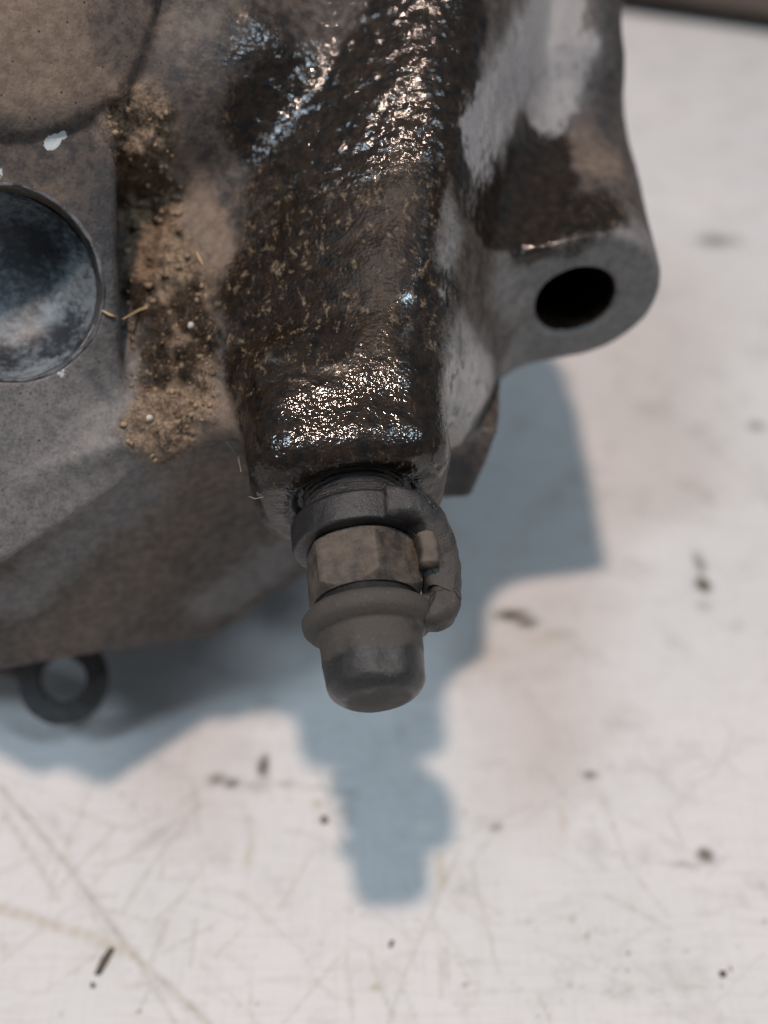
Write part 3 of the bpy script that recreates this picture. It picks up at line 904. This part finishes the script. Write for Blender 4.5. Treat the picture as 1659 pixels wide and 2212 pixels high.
# ------------------------------------------------------------------ loose dirt, straw, fibres and flecks
rs = np.random.RandomState(5)
ICO_V = []
ph = (1 + 5 ** .5) / 2
for a in (-1, 1):
    for b in (-ph, ph): ICO_V += [(0, a, b), (a, b, 0), (b, 0, a)]
ICO_V = np.array(ICO_V, float) / math.hypot(1, ph)
def ico_faces():
    F = []
    n = len(ICO_V)
    dm = np.linalg.norm(ICO_V[:, None] - ICO_V[None], axis=2)
    e = dm[dm > .1].min() * 1.05
    for i in range(n):
        for j in range(i + 1, n):
            for k in range(j + 1, n):
                if dm[i, j] < e and dm[j, k] < e and dm[i, k] < e:
                    c = np.cross(ICO_V[j] - ICO_V[i], ICO_V[k] - ICO_V[i])
                    F.append((i, j, k) if c @ ICO_V[i] > 0 else (i, k, j))
    return F
ICO_F = ico_faces()
M['grain'] = mat_simple('dry_soil', (.10, .065, .038), (.30, .215, .140), .9, .5, .05, 4)
pu2, pv2, pd2 = proj(CV)
near_flange = np.exp(-((pu2 - (262 + (pv2 - 230) * .05)) / 16) ** 2) * (pv2 > 300) * (pv2 < 980)
cand = np.nonzero(((A_soil > .5) | (near_flange > .5)) & (pu2 > 220) & (pu2 < 560) & (pv2 > 220) & (pv2 < 1000) & (CN2[:, 1] < .2))[0]
GVs = []; GFs = []; base = 0
for idx_ in rs.choice(cand, 900):
    r = .05 + .28 * rs.rand() ** 6
    q = ICO_V * (r * (1 + .35 * rs.randn(12, 1))) * (1 + .4 * rs.rand(3))
    p = CV[idx_] + CN2[idx_] * r * .15
    GVs.append(q + p); GFs += [(a + base, b + base, c + base) for a, b, c in ICO_F]; base += 12
o = mesh_obj('soil_grains', np.concatenate(GVs), GFs, M['grain'])
tag(o, 'loose dry brown soil grains packed in the groove beside the grey flange', 'soil', kind='stuff')

M['straw'] = mat_simple('dry_straw', (.30, .205, .105), (.46, .34, .19), .7, 1.0, .03, 5)
def stalk(name, uv, r, mat, lift=.35):
    pts = [surf(u, v) + np.array([0, -.55, .6]) * lift for u, v in uv]
    pts = np.array(pts)
    V = []; F = []; n = 7
    P = []
    for a, b in zip(pts[:-1], pts[1:]):
        for t in np.linspace(0, 1, 6)[:-1]: P.append(a + (b - a) * t)
    P.append(pts[-1])
    for i, p in enumerate(P):
        tg = unit(P[min(i + 1, len(P) - 1)] - P[max(i - 1, 0)])
        x, y, _ = frame(tg)
        rr = r * (1 - .5 * abs(2 * i / (len(P) - 1) - 1) ** 3)
        for k in range(n):
            a = 2 * math.pi * k / n
            V.append(p + (x * math.cos(a) + y * math.sin(a) * .6) * rr)
    for i in range(len(P) - 1):
        for k in range(n): F.append((i * n + k, i * n + (k + 1) % n, (i + 1) * n + (k + 1) % n, (i + 1) * n + k))
    F.append(tuple(range(n))[::-1]); F.append(tuple(range((len(P) - 1) * n, len(P) * n)))
    return mesh_obj(name, V, F, mat)
for uv, r, lb in (([(222, 672), (243, 683), (275, 696)], .20, 'short yellow straw lying at the rim of the flange bore'),
                  ([(268, 690), (300, 672), (330, 660)], .15, 'thin pale straw caught in the soil right of the bore'),
                  ([(425, 545), (432, 560), (440, 575)], .16, 'tiny straw chip on the dust at the middle of the groove')):
    tag(stalk('straw', uv, r, M['straw']), lb, 'straw', 'bits of straw in the dirt')
M['stone'] = mat_simple('pale_grit', (.38, .34, .29), (.55, .50, .44), .85, .8, .05, 3)
for (u, v, r, lb) in ((412, 705, .55, 'pale round grit grain in the dark soil of the groove'), (325, 905, .55, 'pale grit grain at the lower end of the groove by the flange')):
    p = surf(u, v)
    q = ICO_V * (r * (1 + .18 * rs.randn(12, 1)))
    o = mesh_obj('grit', q + p + np.array([0, -.2, .25]), ICO_F, M['stone'])
    sub = o.modifiers.new('round', 'SUBSURF'); sub.levels = 1; sub.render_levels = 1
    tag(o, lb, 'grit', 'pale grit grains')
M['hair'] = mat_simple('pale_fibre', (.30, .24, .18), (.40, .33, .25), .7)
for uv, lb in (([(538, 1072), (552, 1078), (570, 1074)], 'fine pale fibre sticking out at the left edge of the oily block'), ([(490, 955), (515, 985), (522, 1020)], 'curled pale fibre on the dusty edge left of the oily block')):
    tag(stalk('fibre', uv, .05, M['hair'], .5), lb, 'fibre', 'pale fibres')
# flecks of dirt on the bench
M['fleck'] = mat_simple('dark_grit', (.045, .038, .024), (.10, .08, .055), .8)
for (u, v, a, b, rot, lb) in ((228, 2078, .55, 1.9, -.35, 'long dark dirt fleck near the bottom left of the bench'), (700, 1773, .55, .6, 0, 'round black dirt fleck left of the cap shadow'),
        (845, 2040, .28, .5, -.3, 'small dark fleck below the cap shadow'), (1560, 2105, .5, .35, .2, 'dark dirt fleck near the bottom right corner of the bench'), (202, 2130, .3, .45, .2, 'tiny dark fleck just under the long fleck')):
    c = pt(u, v)
    q = ICO_V * (1 + .22 * rs.randn(12, 1)) * np.array([a, b, .35])
    R = np.array([[math.cos(rot), -math.sin(rot), 0], [math.sin(rot), math.cos(rot), 0], [0, 0, 1]])
    q = q @ R.T
    q[:, 2] -= q[:, 2].min()
    o = mesh_obj('dirt_fleck', q + np.array([c[0], c[1], .02]), ICO_F, M['fleck'])
    tag(o, lb, 'dirt fleck', 'dirt flecks on the bench')

print('casting verts', len(CV), 'quads', len(CQ))
